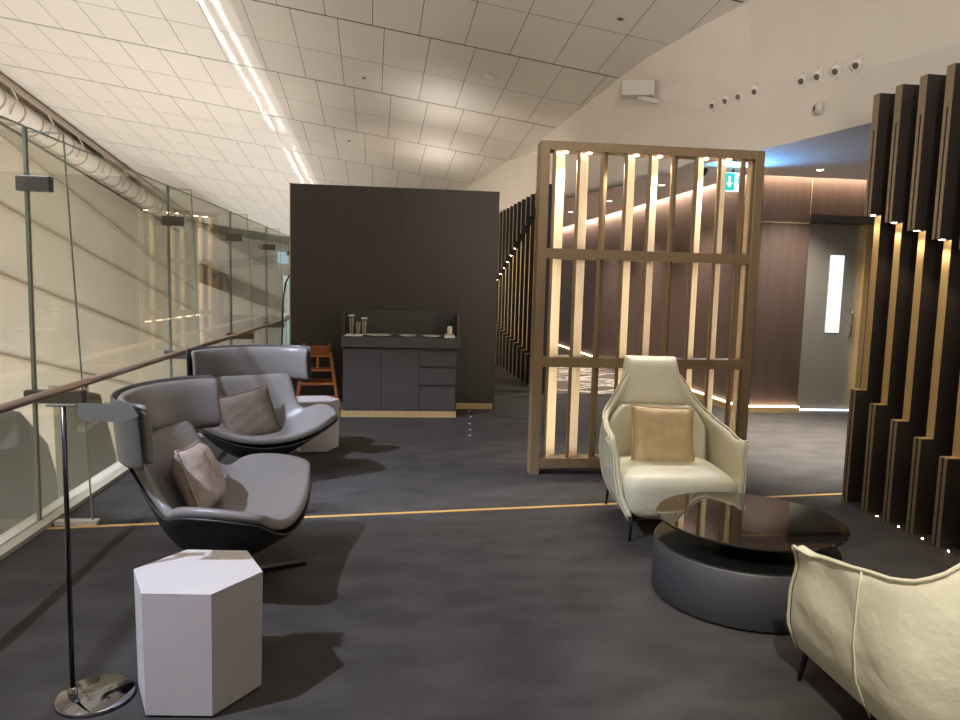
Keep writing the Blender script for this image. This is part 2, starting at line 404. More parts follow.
# brown walls
bm = B(0, .2, 0, 24, 0, 3.5)
o = obj('wall_right', bm, M['brown']); o.location = (4.33, 8.85, 0); o.rotation_euler = (0, 0, math.atan(.0393)); setp(o, kind='structure')
bm = B(4.53, 5.18, 8.85, 9.05, 0, 3.5); box(bm, 5.18, 8.0, 8.85, 9.05, 2.56, 3.5); box(bm, 6.05, 8.0, 8.85, 9.05, 0, 2.56)
setp(obj('wall_back', bm, M['brown']), kind='structure')
setp(obj('wall_right', B(8.0, 8.2, -2.5, 9, 0, 6), M['brown']), kind='structure')
setp(obj('wall_front', B(-8.6, 8.2, -2.7, -2.5, -5, 7), M['white']), kind='structure')
# veneer joints (proud thin battens are grooves in the photo)
bm = B(4.33, 5.18, 8.846, 8.851, 2.44, 2.452); box(bm, 5.165, 5.172, 8.846, 8.851, 2.56, 3.0)
setp(obj('trim_3', bm, M['brass']), kind='structure')
# cove light strips
o = setp(obj('cove_light_strip', B(4.24, 8.0, 8.73, 8.745, 3.07, 3.09), M['led']), 'warm cove light strip above the brown wall with the steel door', 'light strip')
area('cove_lamp', (6.1, 8.775, 3.06), (6.1, 8.84, 2.5), 3.7, .03, 32, (1, .78, .60), 160, axis=(0, 1, 0))
ang = math.atan(.0393)
o = obj('cove_light_strip', B(-.125, -.11, 0, 20, 3.07, 3.09), M['led']); o.location = (4.33, 8.8, 0); o.rotation_euler = (0, 0, ang)
setp(o, 'long warm cove light strip above the corridor wall behind the bronze screen', 'light strip')
area('cove_lamp', (4.33 - .0393 * 8.5 - .085, 17.3, 3.05), (4.33 - .0393 * 8.5 - .01, 17.3, 2.5), .03, 17, 230, (1, .80, .64), 170, axis=(-.0393, 1, 0))
# skirtings with light line
setp(obj('baseboard_back', B(4.36, 5.18, 8.79, 8.85, 0, .07), M['brass']), kind='structure')
o = obj('baseboard_right', B(-.04, 0.0, -.05, 22, 0, .09), M['brass']); o.location = (4.33, 8.85, 0); o.rotation_euler = (0, 0, ang); setp(o, kind='structure')
o = obj('skirting_light_strip', B(-.03, 0, -.05, 22, .092, .102), M['led']); o.location = (4.33, 8.85, 0); o.rotation_euler = (0, 0, ang)
setp(o, 'warm light strip along the skirting of the corridor wall behind the screen', 'light strip')
setp(obj('skirting_light_strip', B(4.36, 5.18, 8.80, 8.85, .074, .084), M['led']), 'short warm light strip at the foot of the brown wall left of the steel door', 'light strip')
setp(obj('skirting_light_strip', B(5.19, 6.03, 8.93, 8.95, .01, .028), M['led_cool']), 'cool white light strip at the foot of the steel door', 'light strip')
# door
t = thing('door_1', (5.18, 8.95, 0), 0, None, None); t['kind'] = 'structure'
obj('door_leaf', B(0, .80, 0, .05, .045, 2.46), M['door'], t)
obj('door_head', B(-.0, .87, -.12, .02, 2.46, 2.56), M['doorhead'], t)
obj('door_jamb', B(.80, .87, -.08, .04, 0, 2.46), M['brass'], t)
o = obj('vision_panel', B(.37, .56, -.012, .0, 1.05, 2.06), M['window'], t, bevel=.004)
obj('pull_handle', tube(bmesh.new(), [(.70, -.012, 1.0), (.70, -.05, 1.0), (.70, -.05, 1.35), (.70, -.012, 1.35)], .012, 8), M['chrome'], t, True)

# soffit downlights
dl = None
for k, (x, y, lab) in enumerate(((4.86, 8.18, 'round warm downlight in the soffit in front of the steel door'), (4.85, 7.15, 'round downlight in the soffit half hidden by the first dark fin'),
        (4.55, 6.55, 'round downlight in the soffit nearest the top of the dark fins'), (3.57, 9.89, 'glowing downlight in the soffit seen through the sixth gap of the bronze screen'),
        (3.41, 11.93, 'distant downlight in the soffit seen left of the third screen slat'), (3.22, 13.88, 'farthest downlight in the soffit seen through the first screen gap'))):
    if dl is None:
        t = dl = thing('downlight', (x, y, 3.0), 0, lab, 'downlight', 'downlights in the soffit')
        obj('downlight_trim', lathe(bmesh.new(), [(.035, .0), (.06, -.006), (.062, 0.001)], 24), M['plastic'], t, True)
        obj('downlight_lens', lathe(bmesh.new(), [(0, -.004), (.034, -.003), (.034, .001)], 24), M['bulb'], t)
    else: dup(dl, (x, y, 3.0), 0, lab)
    spot('downlight_lamp', (x, y, 2.97), (x - (.35 if k in (1, 2) else 0), y, 0), 1000 if k in (1, 2) else 260, WARM, 70 if k in (1, 2) else 110, .8, .04)

# air nozzles, detector, projector box on the bulkhead
def wallpt(y, z):
    xb = sx_(y); xt = interp(y, tops); zc = 3.39 + .067 * (y - 5.13); zt = zceil(xt, y)
    return xb - .09 * max(0, min(1, (9 - y) / 1.5)) * (min(1, (z - 3) / (zc - 3)) if z < zc else .8) if z < zc + .1 else xb + (xt - xb) * (z - zc) / (zt - zc)
noz = None; noz_names = ['leftmost', 'second', 'third', 'fourth']
for k, (y, z) in enumerate(((7.96, 3.615), (7.72, 3.61), (7.49, 3.60), (7.24, 3.59), (6.60, 3.53), (6.41, 3.52), (6.20, 3.51), (5.98, 3.50))):
    lab = 'white air nozzle, %s in the %s group of four on the bulkhead' % (noz_names[k % 4], 'far left' if k < 4 else 'near right')
    loc = (wallpt(y, z) - .002, y, z); rz = R(-12)
    if noz is None:
        t = noz = thing('air_nozzle', loc, rz, lab, 'air vent', 'round air nozzles in a row on the white bulkhead')
        bm = lathe(bmesh.new(), [(.085, 0), (.082, .008), (.055, .010)], 20); bmesh.ops.rotate(bm, matrix=Matrix.Rotation(-PI / 2, 3, 'Y'), verts=bm.verts)
        obj('nozzle_ring', bm, M['white'], t, True)
        nz = Vector((0, 0, 1)).rotation_difference(Vector((-.62, -.62, -.48))).to_matrix()
        bm = lathe(bmesh.new(), [(.054, -.02), (.056, .01), (.05, .03), (.032, .046), (.027, .040)], 20); bmesh.ops.rotate(bm, matrix=nz, verts=bm.verts)
        obj('nozzle_ball', bm, M['white'], t, True)
        bm = lathe(bmesh.new(), [(0, .038), (.028, .038)], 20); bmesh.ops.rotate(bm, matrix=nz, verts=bm.verts)
        obj('nozzle_throat', bm, M['hole'], t, solid=.006)
    else: dup(noz, loc, rz, lab)
t = thing('wall_spotlight', (wallpt(6.40, 3.235) - .002, 6.40, 3.235), R(-12), 'small round white fitting on the bulkhead below the air nozzles', 'detector')
bm = lathe(bmesh.new(), [(0, .05), (.03, .05), (.055, .035), (.06, 0)], 24); bmesh.ops.rotate(bm, matrix=Matrix.Rotation(-PI / 2, 3, 'Y'), verts=bm.verts); obj('fitting_body', bm, M['plastic'], t, True)
bm = lathe(bmesh.new(), [(0, .058), (.02, .056), (.03, .049)], 24); bmesh.ops.rotate(bm, matrix=Matrix.Rotation(-PI / 2, 3, 'Y'), verts=bm.verts); obj('fitting_lens', bm, M['clamp'], t, True)
t = thing('projector', (wallpt(9.0, 4.03), 9.0, 4.03), R(-12), 'white box shaped unit on a bracket on the bulkhead above the bronze screen', 'projector')
obj('unit_body', B(-.46, -.06, -.10, .12, -.09, .09), M['plastic'], t, bevel=.01)
obj('bracket', bar(bmesh.new(), (-.25, .0, -.09), (.0, .0, -.15), .05), M['plastic'], t)
# ceiling fittings
def ceil_fit(name, u, v, r, lab, cat, mt=None):
    t = thing(name, cp(u, v, -.01), 0, lab, cat)
    rotm = Vector((0, 0, 1)).rotation_difference(v3).to_euler(); t.rotation_euler = rotm
    obj('fitting_rim', lathe(bmesh.new(), [(r * .8, -.012), (r, -.006), (r, 0)], 32), M['plastic'], t, True)
    obj('fitting_face', lathe(bmesh.new(), [(0, -.02), (r * .5, -.017), (r * .8, -.01)], 32), mt or M['clamp'], t, True)
ceil_fit('ceiling_speaker', 1.07, 10.22, .12, 'round flush grey speaker in the tiled ceiling above the bronze screen', 'speaker', M['soffit'])
ceil_fit('smoke_detector', 2.2, 7.85, .045, 'small detector in the ceiling tile near the top right of the tiles', 'detector')
ceil_fit('smoke_detector', -.72, 11.24, .035, 'small detector in the ceiling above the middle of the dark box', 'detector')
ceil_fit('smoke_detector', -1.06, 14.83, .035, 'tiny detector in the ceiling just above the dark box top edge', 'detector')
# exit sign
t = thing('exit_sign', (3.78, 8.38, 2.74), 0, 'illuminated green and white emergency exit sign seen behind the bronze screen', 'exit sign')
obj('sign_face', B(0, .23, 0, .03, 0, .22), M['signw'], t)
obj('green_field', B(.005, .13, -.004, 0, .01, .21), M['signg'], t)
bm = bmesh.new(); vs = [bm.verts.new((x, -.007, z)) for x, z in ((.068, .04), (.108, .10), (.082, .10), (.082, .175), (.054, .175), (.054, .10), (.028, .10))]; bm.faces.new(vs)
obj('arrow', bm, M['signw'], t, solid=.003)
bm = bmesh.new(); 
tube(bm, [(.185, -.003, .165), (.186, -.003, .18)], .012, 8)
for a, b in (((.185, .155), (.178, .105)), ((.178, .105), (.205, .08)), ((.205, .08), (.2, .045)), ((.178, .105), (.165, .07)), ((.165, .07), (.145, .06)), ((.184, .145), (.21, .125)), ((.184, .145), (.158, .14)), ((.158, .14), (.152, .115))):
    bar(bm, (a[0], -.004, a[1]), (b[0], -.004, b[1]), .011, .006)
obj('running_figure', bm, M['signg'], t)
obj('sign_stem', bar(bmesh.new(), (.115, .015, .22), (.115, .015, .26), .02), M['clamp'], t)
area('blue_soffit_fill', (3.85, 8.25, 2.80), (3.75, 7.6, 3.0), .2, .1, 22, (.12, .45, 1), 160)  # added blue lamp for the soffit tint, source unknown, not the sign
t = thing('security_camera', (3.55, 8.45, 3.0), 0, 'small black dome camera on the soffit beside the exit sign', 'camera')
obj('dome', lathe(bmesh.new(), [(0, -.09), (.035, -.075), (.045, -.04), (.05, -.035), (.05, 0)], 20), M['darkslot'], t, True)
obj('lens', lathe(bmesh.new(), [(0, -.095), (.01, -.092), (.012, -.085)], 12), M['chrome'], t, True)

# ================================================================== GLASS BARRIER
FY = [4.6, 7.2, 9.7, 12.2, 14.7, 17.2]
edges = [1.2] + FY + [19.7]
plab = ['glass panel of the barrier nearest the camera, cut by the left picture edge', 'tall glass barrier panel beside the front grey lounge chair', 'glass barrier panel beside the rear grey lounge chair',
        'glass barrier panel beyond the rear lounge chair', 'narrow looking far glass barrier panel left of the dark box', 'farther glass panel just left of the dark box', 'farthest glass panel at the end of the barrier']
for k in range(len(edges) - 1):
    y0, y1 = edges[k] + .012, edges[k + 1] - .012
    t = thing('glass_balustrade', (GX, y0, .03), 0, plab[k], 'balustrade', 'glass barrier panels along the void')
    L = y1 - y0
    obj('pane', B(-.008, .008, 0, L, 0, 2.37), M['glass'], t)
    bm = B(-.009, .009, 0, L, 2.37, 2.376); box(bm, -.009, .009, L, L + .006, 0, 2.37)
    obj('edge_strip', bm, M['gedge'], t)
flab = ['nearest trapezoid glass fin of the barrier, behind the floor lamp', 'glass fin of the barrier between the two grey lounge chairs', 'third glass fin along the barrier, above the rear chair', 'fourth glass fin along the barrier', 'fifth glass fin, left of the dark box', 'farthest glass fin of the barrier']
fin0 = None
for k, y in enumerate(FY):
    if fin0 is None:
        t = fin0 = thing('glass_fin', (GX, y, .03), 0, flab[k], 'glass fin', 'glass fins bracing the barrier')
        P = [(.02, 0), (.31, 0), (.21, 2.34), (.02, 2.34)]
        bm = bmesh.new(); a = [bm.verts.new((x, -.007, z)) for x, z in P]; b = [bm.verts.new((x, .007, z)) for x, z in P]
        bm.faces.new(a); bm.faces.new(b[::-1])
        for i in range(4): bm.faces.new((a[i], b[i], b[(i + 1) % 4], a[(i + 1) % 4]))
        obj('pane', bm, M['glass'], t)
        obj('edge_strip', bar(bmesh.new(), (.314, 0, 0), (.214, 0, 2.34), .006, .012), M['gedge'], t)
        obj('edge_strip', B(.02, .212, -.008, .008, 2.34, 2.346), M['gedge'], t)
        obj('joint_strip', B(-.010, .014, -.006, .006, 0, 2.37), M['joint2'], t)
        obj('upper_clamp', B(-.05, .14, -.03, .03, 2.0, 2.09), M['clamp'], t, bevel=.006)
        obj('lower_clamp', B(-.05, .29, -.03, .03, .735, .815), M['clamp'], t, bevel=.006)
        obj('floor_channel', B(.1, .35, -.03, .03, -.028, .0), M['shoe'], t)
    else: dup(fin0, (GX, y, .03), 0, flab[k])
t = thing('handrail', (-1.93, 0, .89), 0, 'long round bronze handrail running along the glass barrier', 'handrail')
obj('rail', tube(bmesh.new(), [(0, 1.0, 0), (0, 10, 0), (0, 19.4, 0)], .023, 16), M['rail'], t, True)
for y in FY:
    obj('rail_bracket', tube(bmesh.new(), [(.0, y - .0 + .05, -.02), (.0, y + .05, -.075), (-.015, y + .045, -.095), (-.04, y + .01, -.1), (-.05, y, -.1)], .012, 8), M['rail'], t, True)

# ================================================================== DARK BOX + CUPBOARD
t = thing('service_box', (-1.33, 8.9, 0), 0, 'large dark brown free standing partition box behind the cupboard', 'partition')
obj('body', B(0, 2.5, 0, .14, 0, 2.69), M['box'], t)
obj('edge_trim', B(-.01, 0, -.005, .02, 0, 2.70), M['brass'], t)
obj('skirting', B(.02, 2.48, -.012, -.001, 0, .075), M['brass'], t)
t = thing('cupboard', (-.68, 8.3, 0), 0, 'dark serving cupboard with raised back and brass plinth against the box', 'cupboard')
obj('body', B(0.02, 1.33, .02, .58, .075, .80), M['cup'], t)
obj('plinth', B(.0, 1.33, .0, .58, 0, .074), M['brass'], t)
obj('door', B(.03, .46, 0, .02, .085, .785), M['cup'], t, bevel=.003)
obj('door', B(.464, .895, 0, .02, .085, .785), M['cup'], t, bevel=.003)
for z0, z1 in ((.60, .785), (.385, .59), (.085, .375)):
    dr = obj('drawer', B(.90, 1.315, 0, .02, z0, z1), M['cup'], t, bevel=.003)
    obj('finger_pull', B(.90, 1.315, -.003, .0, z1 - .012, z1 - .002), M['darkslot'], dr)
bm = B(0, 1.36, -.02, .58, .81, .93)
obj('counter', bm, M['stone'], t, bevel=.003)
bm = B(0, 1.36, .54, .58, .93, 1.22); box(bm, 0, .03, .12, .54, .93, 1.20); box(bm, 1.33, 1.36, .12, .54, .93, 1.20)
obj('raised_back', bm, M['stone'], t)
CT = .93
def item(name, x, y, lab, cat, grp=None, rz=0): return thing(name, (-.68 + x, 8.3 + y, CT + .001), rz, lab, cat, grp)
for k, (x, h, lab) in enumerate(((.10, .22, 'tall glass jar of stirrers at the left end of the cupboard counter'), (.18, .17, 'middle glass jar of stirrers on the cupboard counter'), (.25, .19, 'right glass jar with white lid on the cupboard counter'))):
    t = item('glass_jar', x, .22, lab, 'jar', 'glass jars at the left of the counter')
    obj('jar_glass', lathe(bmesh.new(), [(0, 0), (.032, 0), (.034, .01), (.034, h * .8), (.038, h)], 18), M['jar'], t, True)
    bm = bmesh.new()
    for q in range(6): a = q * 1.05; tube(bm, [(.014 * math.cos(a), .014 * math.sin(a), .006), (.022 * math.cos(a), .022 * math.sin(a), h * .9)], .005, 6)
    obj('stirrers', bm, M['straw'], t)
    if k != 1: obj('lid', lathe(bmesh.new(), [(0, h + .02), (.036, h + .018), (.04, h)], 18), M['china'], t, True)
for x, y, lab in ((.09, .06, 'folded white napkins in front of the left jar'), (.19, .05, 'crumpled white napkin between jars and plate')):
    t = item('napkin', x, y, lab, 'napkin', 'white napkins on the counter')
    obj('fold', B(-.05, .05, -.04, .04, 0, .012), M['china'], t, bevel=.003); obj('fold', B(-.035, .05, -.03, .03, .013, .024), M['china'], t, bevel=.003)
for x, w, lab in ((.42, .16, 'largest white oval plate on the cupboard counter'), (.76, .11, 'white oval plate in the middle of the counter'), (1.03, .12, 'white oval plate at the right of the counter')):
    t = item('plate', x, .13, lab, 'plate', 'white plates on the counter'); t.scale = (w / .16, .8, 1)
    obj('plate_dish', lathe(bmesh.new(), [(0, .004), (.1, .004), (.15, .02), (.155, .018), (.1, 0), (0, 0)], 32), M['china'], t, True)
t = item('bottle', 1.25, .2, 'small white bottle with dark green cap at the right of the counter', 'bottle')
obj('bottle_body', lathe(bmesh.new(), [(0, 0), (.03, 0), (.032, .01), (.032, .11), (.02, .13), (0, .13)], 18), M['china'], t, True)
obj('cap', lathe(bmesh.new(), [(.021, .13), (.034, .15), (.034, .20), (0, .21)], 18), M['green'], t, True)
t = item('sachet_box', 1.24, .06, 'small white box of sachets at the right end of the counter', 'box')
bm = B(-.06, .06, -.04, .04, 0, .03); obj('tray', bm, M['china'], t, bevel=.003)
bm = bmesh.new()
for q in range(5): box(bm, -.05 + q * .02, -.036 + q * .02, -.03, .03, .03, .048)
obj('sachets', bm, M['straw'], t)

# high chair
t = thing('high_chair', (-.98, 8.62, 0), R(8), 'small orange wooden child high chair between box and cupboard', 'high chair')
for sx in (-1, 1):
    for sy in (-1, 1):
        obj('leg', bar(bmesh.new(), (sx * .25, sy * .22, 0), (sx * .15, sy * .12 + .02, .80 if sy > 0 else .72), .03), M['wood'], t, bevel=.004)
obj('backrest', B(-.16, .16, .1, .13, .64, .78), M['wood'], t, bevel=.02, seg=3)
obj('seat', B(-.17, .17, -.14, .14, .50, .52), M['wood'], t, bevel=.005)
for y in (-.165, .17): obj('rung', bar(bmesh.new(), (-.21, y, .36), (.21, y, .36), .025, .03), M['wood'], t)
obj('footrest', B(-.2, .2, -.2, -.12, .2, .215), M['wood'], t)
obj('front_bar', bar(bmesh.new(), (-.16, -.13, .68), (.16, -.13, .68), .03, .02), M['wood'], t)
obj('crotch_post', bar(bmesh.new(), (0, -.13, .52), (0, -.13, .67), .03, .02), M['wood'], t)

# ================================================================== BRONZE SCREEN
def make_screen(loc, label, rz=0, led='slat_glow', face=.14):
    t = thing('slatted_screen', loc, rz, label, 'screen', 'bronze slatted screens')
    W = 1.86; D = .15
    obj('post', B(-.0, .075, 0, D, 0, 2.70), M['bronze'], t, bevel=.003); obj('post', B(W - .075, W, 0, D, 0, 2.70), M['bronze'], t, bevel=.003)
    Z = [.09, .94, 1.82, 2.63]
    for z, h in ((.06, .08), (.90, .08), (1.78, .08), (2.63, .07)): obj('rail', B(.075, W - .075, .0, D, z, z + h), M['bronze'], t, bevel=.002)
    spans = [(.14, .90), (.98, 1.78), (1.86, 2.63)]
    for i in range(9):
        x = .105 + i * .1955
        dim = i % 3 == 2
        for (z0, z1) in spans:
            c, s_ = math.cos(R(45)), math.sin(R(45)); Ls = face if not dim else face * .5
            # slat: edge box (bronze) and inclined face board
            sl = obj('slat', B(x, x + .024, .012, .04, z0, z1), M['bronze'], t)
            bm = bmesh.new(); P = [(x + .008, .04), (x + .024, .04), (x + .024 + Ls * s_, .04 + Ls * c), (x + .008 + Ls * s_, .04 + Ls * c + .006)]
            a = [bm.verts.new((p[0], p[1], z0)) for p in P]; b = [bm.verts.new((p[0], p[1], z1)) for p in P]
            bm.faces.new(a); bm.faces.new(b[::-1])
            for q in range(4): bm.faces.new((a[q], b[q], b[(q + 1) % 4], a[(q + 1) % 4]))
            obj('slat_face', bm, M['slatface'] if not dim else M['bronze'], sl)  # lighting put into colour: pale on lit faces, bronze on unlit ones
            if not dim:   # unseen glow strip added behind the right neighbour to light this face
                xx = .105 + (i + 1) * .1955; q = face * .5
                obj('slat_glow_strip', bar(bmesh.new(), (xx + .008 + q * s_ - .007, .04 + q * c + .010, z0 + .02), (xx + .008 + q * s_ - .007, .04 + q * c + .010, z1 - .02), .012, .006), M[led], sl)
    for i in (0, 1, 3, 4, 6, 7):
        x = .105 + i * .1955 + .11
        obj('spot_fitting', lathe(bmesh.new(), [(0, 2.624), (.012, 2.622), (.02, 2.626), (.022, 2.631)], 14, x, .07), M['bulb'], t)
    return t
make_screen((1.075, 5.75, 0), 'tall bronze slatted room screen with lit slats behind the cream armchair')
make_screen((-1.10, 13.6, 0), 'second bronze slatted screen hidden behind the dark box, seen mirrored in glass', R(-54), 'mirror_slat_glow', .05)
for x in (1.35, 1.75, 2.15, 2.55): spot('screen_spot', (x, 5.84, 2.60), (x + .1, 5.3, 0), 60, WARM, 90, .7, .02)

# ================================================================== DARK FINS RIGHT
def make_fin(loc, rz, zt, zb_, label, group, depth=.32, lamp=20, lens=True):
    t = thing('wall_fin', loc, rz, label, 'wall fin', group)
    T = .065; H_ = 2.98; N = .085
    bm = B(N, depth, 0, T, .0, H_); obj('core', bm, M['finwood'], t)
    up = B(0, N, 0, T, zt, H_); obj('upper_nose', up, M['finwood'], t)
    lo = B(0, N, 0, T, 0, zb_); obj('lower_nose', lo, M['finwood'], t)
    for z0, z1 in ((zt, H_ - .25), (0, zb_)):
        obj('edge_strip', B(-.004, 0, 0, .024, z0, z1), M['finedge'], t); obj('edge_strip', B(-.004, 0, .041, T, z0, z1), M['finedge'], t)
        obj('groove', B(-.001, 0.001, .024, .041, z0, z1), M['darkslot'], t)
    obj('edge_strip', B(-.004, 0, 0, T, H_ - .25, H_), M['finedge'], t)
    obj('brass_inset', B(N - .004, N, 0, T, zb_ + .004, zt - .004), M['brass'], t)
    obj('brass_ledge', B(0, N, 0, T, zb_, zb_ + .004), M['brass'], t)
    if lens: obj('lamp_lens', B(.03, N - .03, .022, T - .022, zt - .004, zt), M['bulb'], t)
    c, s_ = math.cos(rz), math.sin(rz); lx, ly = .03, T / 2
    p = (loc[0] + lx * c - ly * s_, loc[1] + lx * s_ + ly * c, zt - .02)
    if lamp: spot('fin_lamp', p, (p[0] + .02, p[1], zb_), lamp, (1, .84, .64), 100, .6, .012)
    return t
ords = ['farthest from the camera, beside the steel door', 'second from the door', 'third from the door', 'fourth from the door', 'fifth from the door, at the right picture edge', 'sixth from the door, cut by the picture edge', 'seventh from the door']
for k in range(7):
    y = 4.95 - .235 * k
    make_fin((3.35, y, 0), 0, 2.13 - .072 * k, .85 - .072 * k, 'tall dark fin with brass lit inset, ' + ords[k], 'tall dark fins on the right', lamp=5.0)
setp(obj('fin_base', B(3.46, 3.75, 3.4, 5.12, 0.0, .06), M['darkslot']), 'low dark plinth between the feet of the right hand fins', 'plinth')
for k in range(4):
    t = setp(obj('floor_spotlight', lathe(bmesh.new(), [(0, .005), (.004, .005), (.006, .0)], 14, 3.36, 4.62 - .225 * k), M['bulb']), 'tiny lit floor light between fins %s from the door' % ['two and three', 'three and four', 'four and five', 'five and six'][k], 'floor light', 'tiny floor lights at the feet of the fins')
# dark slat wall beyond the box, stepping too
o14 = ['nearest', 'second', 'third', 'fourth', 'fifth', 'sixth', 'seventh', 'eighth', 'ninth', 'tenth', 'eleventh', 'twelfth', 'thirteenth', 'fourteenth', 'fifteenth', 'sixteenth']
for k in range(16):
    y = 10.9 + .36 * k
    make_fin((1.99 - .012 * k, y, 0), 0, 2.72 - .30 * (y - 11.0) if y < 16 else 1.25, .46 + .08 * (y - 11), 'slim dark slat in the passage right of the box, %s of its row' % o14[k], 'dark slats in the passage', depth=.2, lamp=2.5 if k in (4, 6, 8, 10) else 0, lens=4 < k < 12)
setp(obj('end_panel', B(2.0, 2.12, 10.25, 10.4, 0, 3.0), M['finwood']), 'narrow dark panel closing the slat row, seen beside the left screen post', 'panel')
setp(obj('slat_backing', B(2.21, 2.25, 10.8, 17, 0, 3.0), mat('reddish_bronze_panel', srgb(150, 96, 78), .35, .5)), 'reddish bronze panel behind the row of passage slats', 'panel')
# patterned rug
t = thing('patterned_rug', (2.28, 10.2, .001), 0, 'brown rug with a tangle of white lines behind the bronze screen', 'rug')
obj('rug_field', B(0, 1.7, 0, 6.0, 0, .006), M['rug'], t)
bm = bmesh.new()
rs = random.Random(3)
for k in range(64):
    y = rs.uniform(.1, 5.9); a = rs.uniform(-1.1, 1.1); x0 = rs.uniform(0, .7); L = rs.uniform(.6, 1.2)
    x1 = min(1.68, x0 + L); y1 = min(5.95, max(.05, y + a * (x1 - x0)))
    bar(bm, (x0, y, .008), (x1, y1, .008), .002, .022, up=(0, 0, 1)) if False else bar(bm, (x0, y, .0075), (x1, y1, .0075), .042, .003)
obj('line_pattern', bm, M['ruglines'], t)

# ================================================================== GREY LOUNGE CHAIRS
def lounge(loc, rz, label):
    t = thing('lounge_chair', loc, rz, label, 'lounge chair', 'grey leather lounge chairs')
    # sections: centre y, z, half width, side rise, normal angle (0=up, 90=forward)
    S = [(-.42, .350, .49, .13, -10), (-.40, .345, .515, .15, -6), (-.32, .325, .54, .19, 0), (-.19, .300, .55, .235, 0), (-.06, .290, .54, .25, 2), (.06, .295, .50, .235, 8), (.16, .34, .43, .17, 35),
         (.22, .44, .385, .12, 60), (.265, .55, .37, .09, 70), (.30, .65, .37, .07, 72), (.335, .76, .355, .05, 72)]
    nu = 17
    def pt(i, u, drop=0):
        y, z, w_, rise, an = S[i]; an = R(an); nx = Vector((0, -math.sin(an), math.cos(an)))
        r_ = rise * abs(u) ** 2.2; p = Vector((w_ * u, y, z)) + nx * (r_ - drop)
        return p
    rows = []
    for i in range(len(S)):
        row = []
        for j in range(nu):
            u = -1 + 2 * j / (nu - 1); p = pt(i, u)
            if i < 3: p.y += .025 * abs(u) ** 3 * (1 if i == 0 else .7 if i == 1 else .25)   # rounded front corners
            row.append(p)
        rows.append(row)
    obj('seat_pad', grid(rows), M['leather_g'], t, True, sub=1, solid=.052, off=0)
    # dark shell with keel under the seat
    rows2 = []
    for i in range(len(S)):
        row = []
        for j in range(nu):
            u = -1 + 2 * j / (nu - 1); y = S[i][0]
            p = Vector(rows[i][j]); an = R(S[i][4]); nx = Vector((0, -math.sin(an), math.cos(an)))
            keel = 0
            if i <= 7:
                ky = min(1, 1.35 * max(0, 1 - abs(y + .06) / .40)); keel = .13 * ky * min(1, 1.3 * (1 - abs(u))) ** .9
            p -= nx * .036; p.z -= keel
            p.x *= 1.012
            row.append(p)
        rows2.append(row)
    obj('shell', grid(rows2), M['shell_g'], t, True, sub=1, solid=.014, off=0)
    # headrest band
    def band(r0, th, z0, z1, n=21, dy=0):
        rows = []
        for k in range(7):
            z = z0 + (z1 - z0) * k / 6; row = []
            bul = th * (1 - (2 * k / 6 - 1) ** 4)
            for j in range(n):
                a = (-1 + 2 * j / (n - 1)) * R(80); sc = r0
                x = .485 * math.sin(a) / math.sin(R(80)) * sc; y = .39 - .27 * (1 - math.cos(a)) / (1 - math.cos(R(80))) + dy
                nx = Vector((-math.sin(a) * .8, -math.cos(a), 0)).normalized()
                row.append(Vector((x, y + .10 * (z - z0), z)) + nx * bul)
            rows.append(row)
        return rows
    hr = obj('headrest', grid(band(.965, .018, .71, .985)), M['leather_g'], t, True, sub=1, solid=.035, off=0)
    obj('headrest_shell', grid(band(1.03, 0, .69, 1.0, dy=.022)), M['shellback'], t, True, sub=1, solid=.016, off=0)
    bm = bmesh.new(); tube(bm, [(0, -.06, .24), (0, -.06, .035)], .03, 16)
    obj('column', bm, M['legdark'], t, True)
    obj('hub', lathe(bmesh.new(), [(0, .05), (.06, .045), (.07, .012), (0, .008)], 24, 0, -.06), M['legdark'], t, True)
    for k in range(4):
        a = R(k * 90 + 30); bm = bar(bmesh.new(), (.04 * math.cos(a), -.06 + .04 * math.sin(a), .022), (.40 * math.cos(a), -.06 + .40 * math.sin(a), .014), .05, .016)
        obj('base_blade', bm, M['legdark'], t, bevel=.003)
    return t
l1 = lounge((-.93, 3.74, 0), R(85), 'grey leather lounge chair with wide headrest behind the front hexagonal table')
l2 = dup(l1, (-1.12, 5.82, 0), R(28), 'rear grey leather lounge chair facing the camera beside the far hexagonal table')
def cushion(loc, rot, size, mt, lab, thick=.15):
    t = thing('cushion', loc, 0, lab, 'cushion'); t.rotation_euler = rot
    obj('cushion_cover', pillow_mesh(size, size, thick), mt, t, True, sub=1)
    q = size / 2 * .99
    pts = []
    for k in range(40):
        f = k / 10; s = int(f) % 4; u = (f - int(f)) * 2 - 1; pin = 1 - .07 * (1 - u * u)
        pts.append({0: (u * q, 0, -q * pin), 1: (q * pin, 0, u * q), 2: (-u * q, 0, q * pin), 3: (-q * pin, 0, -u * q)}[s])
    pts.append(pts[0]); obj('piping', tube(bmesh.new(), pts, .005, 6), mt, t, True)
    return t
cushion((-1.02, 3.76, .53), (R(-22), R(4), R(88)), .35, M['pil_silver'], 'shiny silvery cushion standing on the front grey lounge chair', .17)
cushion((-1.20, 5.85, .455), (R(-24), R(-12), R(26)), .44, M['pil_taupe'], 'dull taupe cushion leaning on the rear grey lounge chair', .13)

